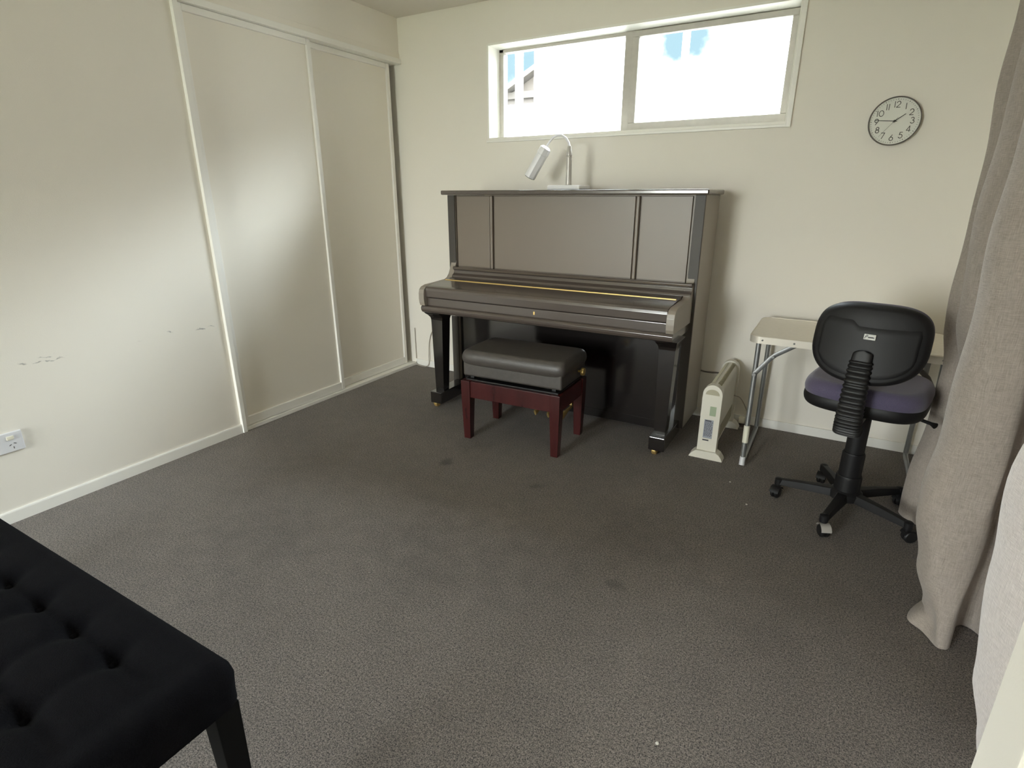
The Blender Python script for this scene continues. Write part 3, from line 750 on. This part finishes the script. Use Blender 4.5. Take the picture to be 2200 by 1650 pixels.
def rim_xy(x, y, r=.035):   # rounded plan corners
    cx = min(max(x, AX0+r), AX1-r); cy = min(max(y, AY0+r), AY1-r); dx, dy = x-cx, y-cy
    if dx and dy:
        m_ = max(abs(dx), abs(dy)); h_ = math.hypot(dx, dy); return cx+dx*m_/h_, cy+dy*m_/h_
    return x, y
def of(u, v):
    x, y = amap(u, AX0, AX1), amap(v, AY0, AY1); xx, yy = rim_xy(x, y); return (xx, yy, otop(x, y))
vs = [[mb.v(of(i/nx, j/ny)) for j in range(ny+1)] for i in range(nx+1)]
for i in range(nx):
    for j in range(ny): mb.bm.faces.new((vs[i][j], vs[i+1][j], vs[i+1][j+1], vs[i][j+1]))
ringv = [vs[i][0] for i in range(nx+1)]+[vs[nx][j] for j in range(1, ny+1)]+[vs[i][ny] for i in range(nx-1, -1, -1)]+[vs[0][j] for j in range(ny-1, 0, -1)]
prev = ringv; cxm, cym = (AX0+AX1)/2, (AY0+AY1)/2
for z, ins in ((.445, -.001), (.425, -.002), (.412, -.002), (.406, .002), (AZ0+.002, .01), (AZ0, .02)):
    cur = []
    for v_ in ringv:
        k_ = Vector((v_.co.x-cxm, v_.co.y-cym)); sx = (k_.x-math.copysign(ins, k_.x))/k_.x if abs(k_.x) > .3 else 1; sy = (k_.y-math.copysign(ins, k_.y))/k_.y if abs(k_.y) > .2 else 1
        cur.append(mb.v((cxm+k_.x*sx, cym+k_.y*sy, z)))
    n = len(prev)
    for i in range(n): mb.bm.faces.new((prev[i], prev[(i+1) % n], cur[(i+1) % n], cur[i]))
    prev = cur
mb.bm.faces.new(prev)
obj('cushion', mb, M['velvet'], OT, sharp=70)
for tx, ty in tufts:
    if tx > .62:
        obj('button', MB().lathe([(.011, -.004), (.011, .001), (.008, .004), (.001, .005)], (tx, ty, otop(tx, ty)-.001), 'z', 14), M['velvet'], OT)
for sx in (0, 1):
    for sy in (0, 1):
        cx = AX1-.034 if sx else AX0+.034; cy = AY1-.034 if sy else AY0+.034
        dx = .004*(1 if sx else -1); dy = .004*(1 if sy else -1)
        obj('leg', MB().rects([(0, cx+dx-.017, cx+dx+.017, cy+dy-.017, cy+dy+.017), (AZ0+.002, cx-.024, cx+.024, cy-.024, cy+.024)], .003), M['woodblk'], OT)

for x, y, z, lab in ((2.526, -.796, 0, 'tiny white lint speck on carpet in front of the folding table leg'), (2.624, -.972, 0, 'tiny white lint speck on carpet left of the chair base'), (2.604, -2.28, 0, 'tiny white lint speck on bare carpet in the foreground')):
    tag(obj('lint_speck', MB().lathe([(.001, 0), (.0045, .001), (.004, .003), (.001, .004)], (x, y, z), 'z', 8), M['specs']), lab, 'lint')

# ---------------------------------------------------------------- light & sky
W = bpy.data.worlds.new('sky'); SC.world = W; W.use_nodes = True
nt = W.node_tree; bg = nt.nodes['Background']
tc = nd(nt, 'ShaderNodeTexCoord').outputs['Generated']
dz = nd(nt, 'ShaderNodeSeparateXYZ', i0=tc).outputs[2]
nz = nd(nt, 'ShaderNodeTexNoise', i0=tc, i2=28., i3=4.).outputs[0]
fac = 0.
for d, r in (((-.249, .945, .222), .058), ((-.478, .855, .203), .065)):
    q = nd(nt, 'ShaderNodeVectorMath', p_operation='DISTANCE', i0=tc, i1=d).outputs['Value']
    q = mth(nt, 'ADD', q, mth(nt, 'MULTIPLY_ADD', nz, .05, -.025))
    fac = mth(nt, 'MAXIMUM', fac, smooth(nt, q, r, r*.45))
up = smooth(nt, dz, -.05, .5)
base_ = nd(nt, 'ShaderNodeMix', p_data_type='RGBA'); nt.links.new(up, base_.inputs[0])
base_.inputs[6].default_value = (1.0, .985, .97, 1); base_.inputs[7].default_value = (.86, .93, 1.0, 1)
mx = nd(nt, 'ShaderNodeMix', p_data_type='RGBA'); nt.links.new(fac, mx.inputs[0]); nt.links.new(base_.outputs[2], mx.inputs[6])
SKYN, SKYH, SKYS = 38., 4.5, 25.
mx.inputs[7].default_value = (.38/SKYH, .56/SKYH, .66/SKYH, 1)
dy = nd(nt, 'ShaderNodeSeparateXYZ', i0=tc).outputs[1]
nt.links.new(mx.outputs[2], bg.inputs[0])
north = smooth(nt, dy, -.1, .4)                # bright high cloud to the north, hazy white horizon
dx = nd(nt, 'ShaderNodeSeparateXYZ', i0=tc).outputs[0]
hi = mth(nt, 'MULTIPLY', smooth(nt, dz, .225, .40), mth(nt, 'MULTIPLY_ADD', smooth(nt, dx, .3, .8), 1.0, .75))
hi = mth(nt, 'MULTIPLY_ADD', hi, SKYN-SKYH, SKYH)
st_ = mth(nt, 'ADD', mth(nt, 'MULTIPLY', hi, north), mth(nt, 'MULTIPLY', SKYS, mth(nt, 'SUBTRACT', 1., north)))
nt.links.new(st_, bg.inputs[1])

def portal(name, loc, rot, sx, sy):
    l = bpy.data.lights.new(name, 'AREA'); l.shape = 'RECTANGLE'; l.size = sx; l.size_y = sy
    l.cycles.is_portal = True
    o = bpy.data.objects.new(name, l); COL.objects.link(o); o.location = loc; o.rotation_euler = rot; return o
portal('window_portal', ((WX0+WX1)/2, .205, (WZ0+WZ1)/2), (R(-90), 0, 0), WX1-WX0, WZ1-WZ0)
portal('side_portal', (XR+.125, (SY0+SY1)/2, SZ/2), (R(90), 0, R(90)), SY1-SY0, SZ)
portal('rear_portal', ((OX0+OX1)/2, YB-.125, OZ/2), (R(90), 0, 0), OX1-OX0, OZ)

# --------------------------------------------------------------------- camera
cam = bpy.data.cameras.new('camera'); co = bpy.data.objects.new('camera', cam); COL.objects.link(co)
cam.sensor_width = 36; cam.lens = 1199.562/2200*36; cam.clip_start = .02
co.location = (2.803, -3.345, 1.286)
co.rotation_euler = (R(90-18.705), R(.054), R(29.85))
SC.camera = co
SC.view_settings.view_transform = 'Standard'; SC.view_settings.look = 'None'
SC.view_settings.exposure = 0.66
SC.cycles.max_bounces = 12; SC.cycles.diffuse_bounces = 8; SC.cycles.sample_clamp_indirect = 8
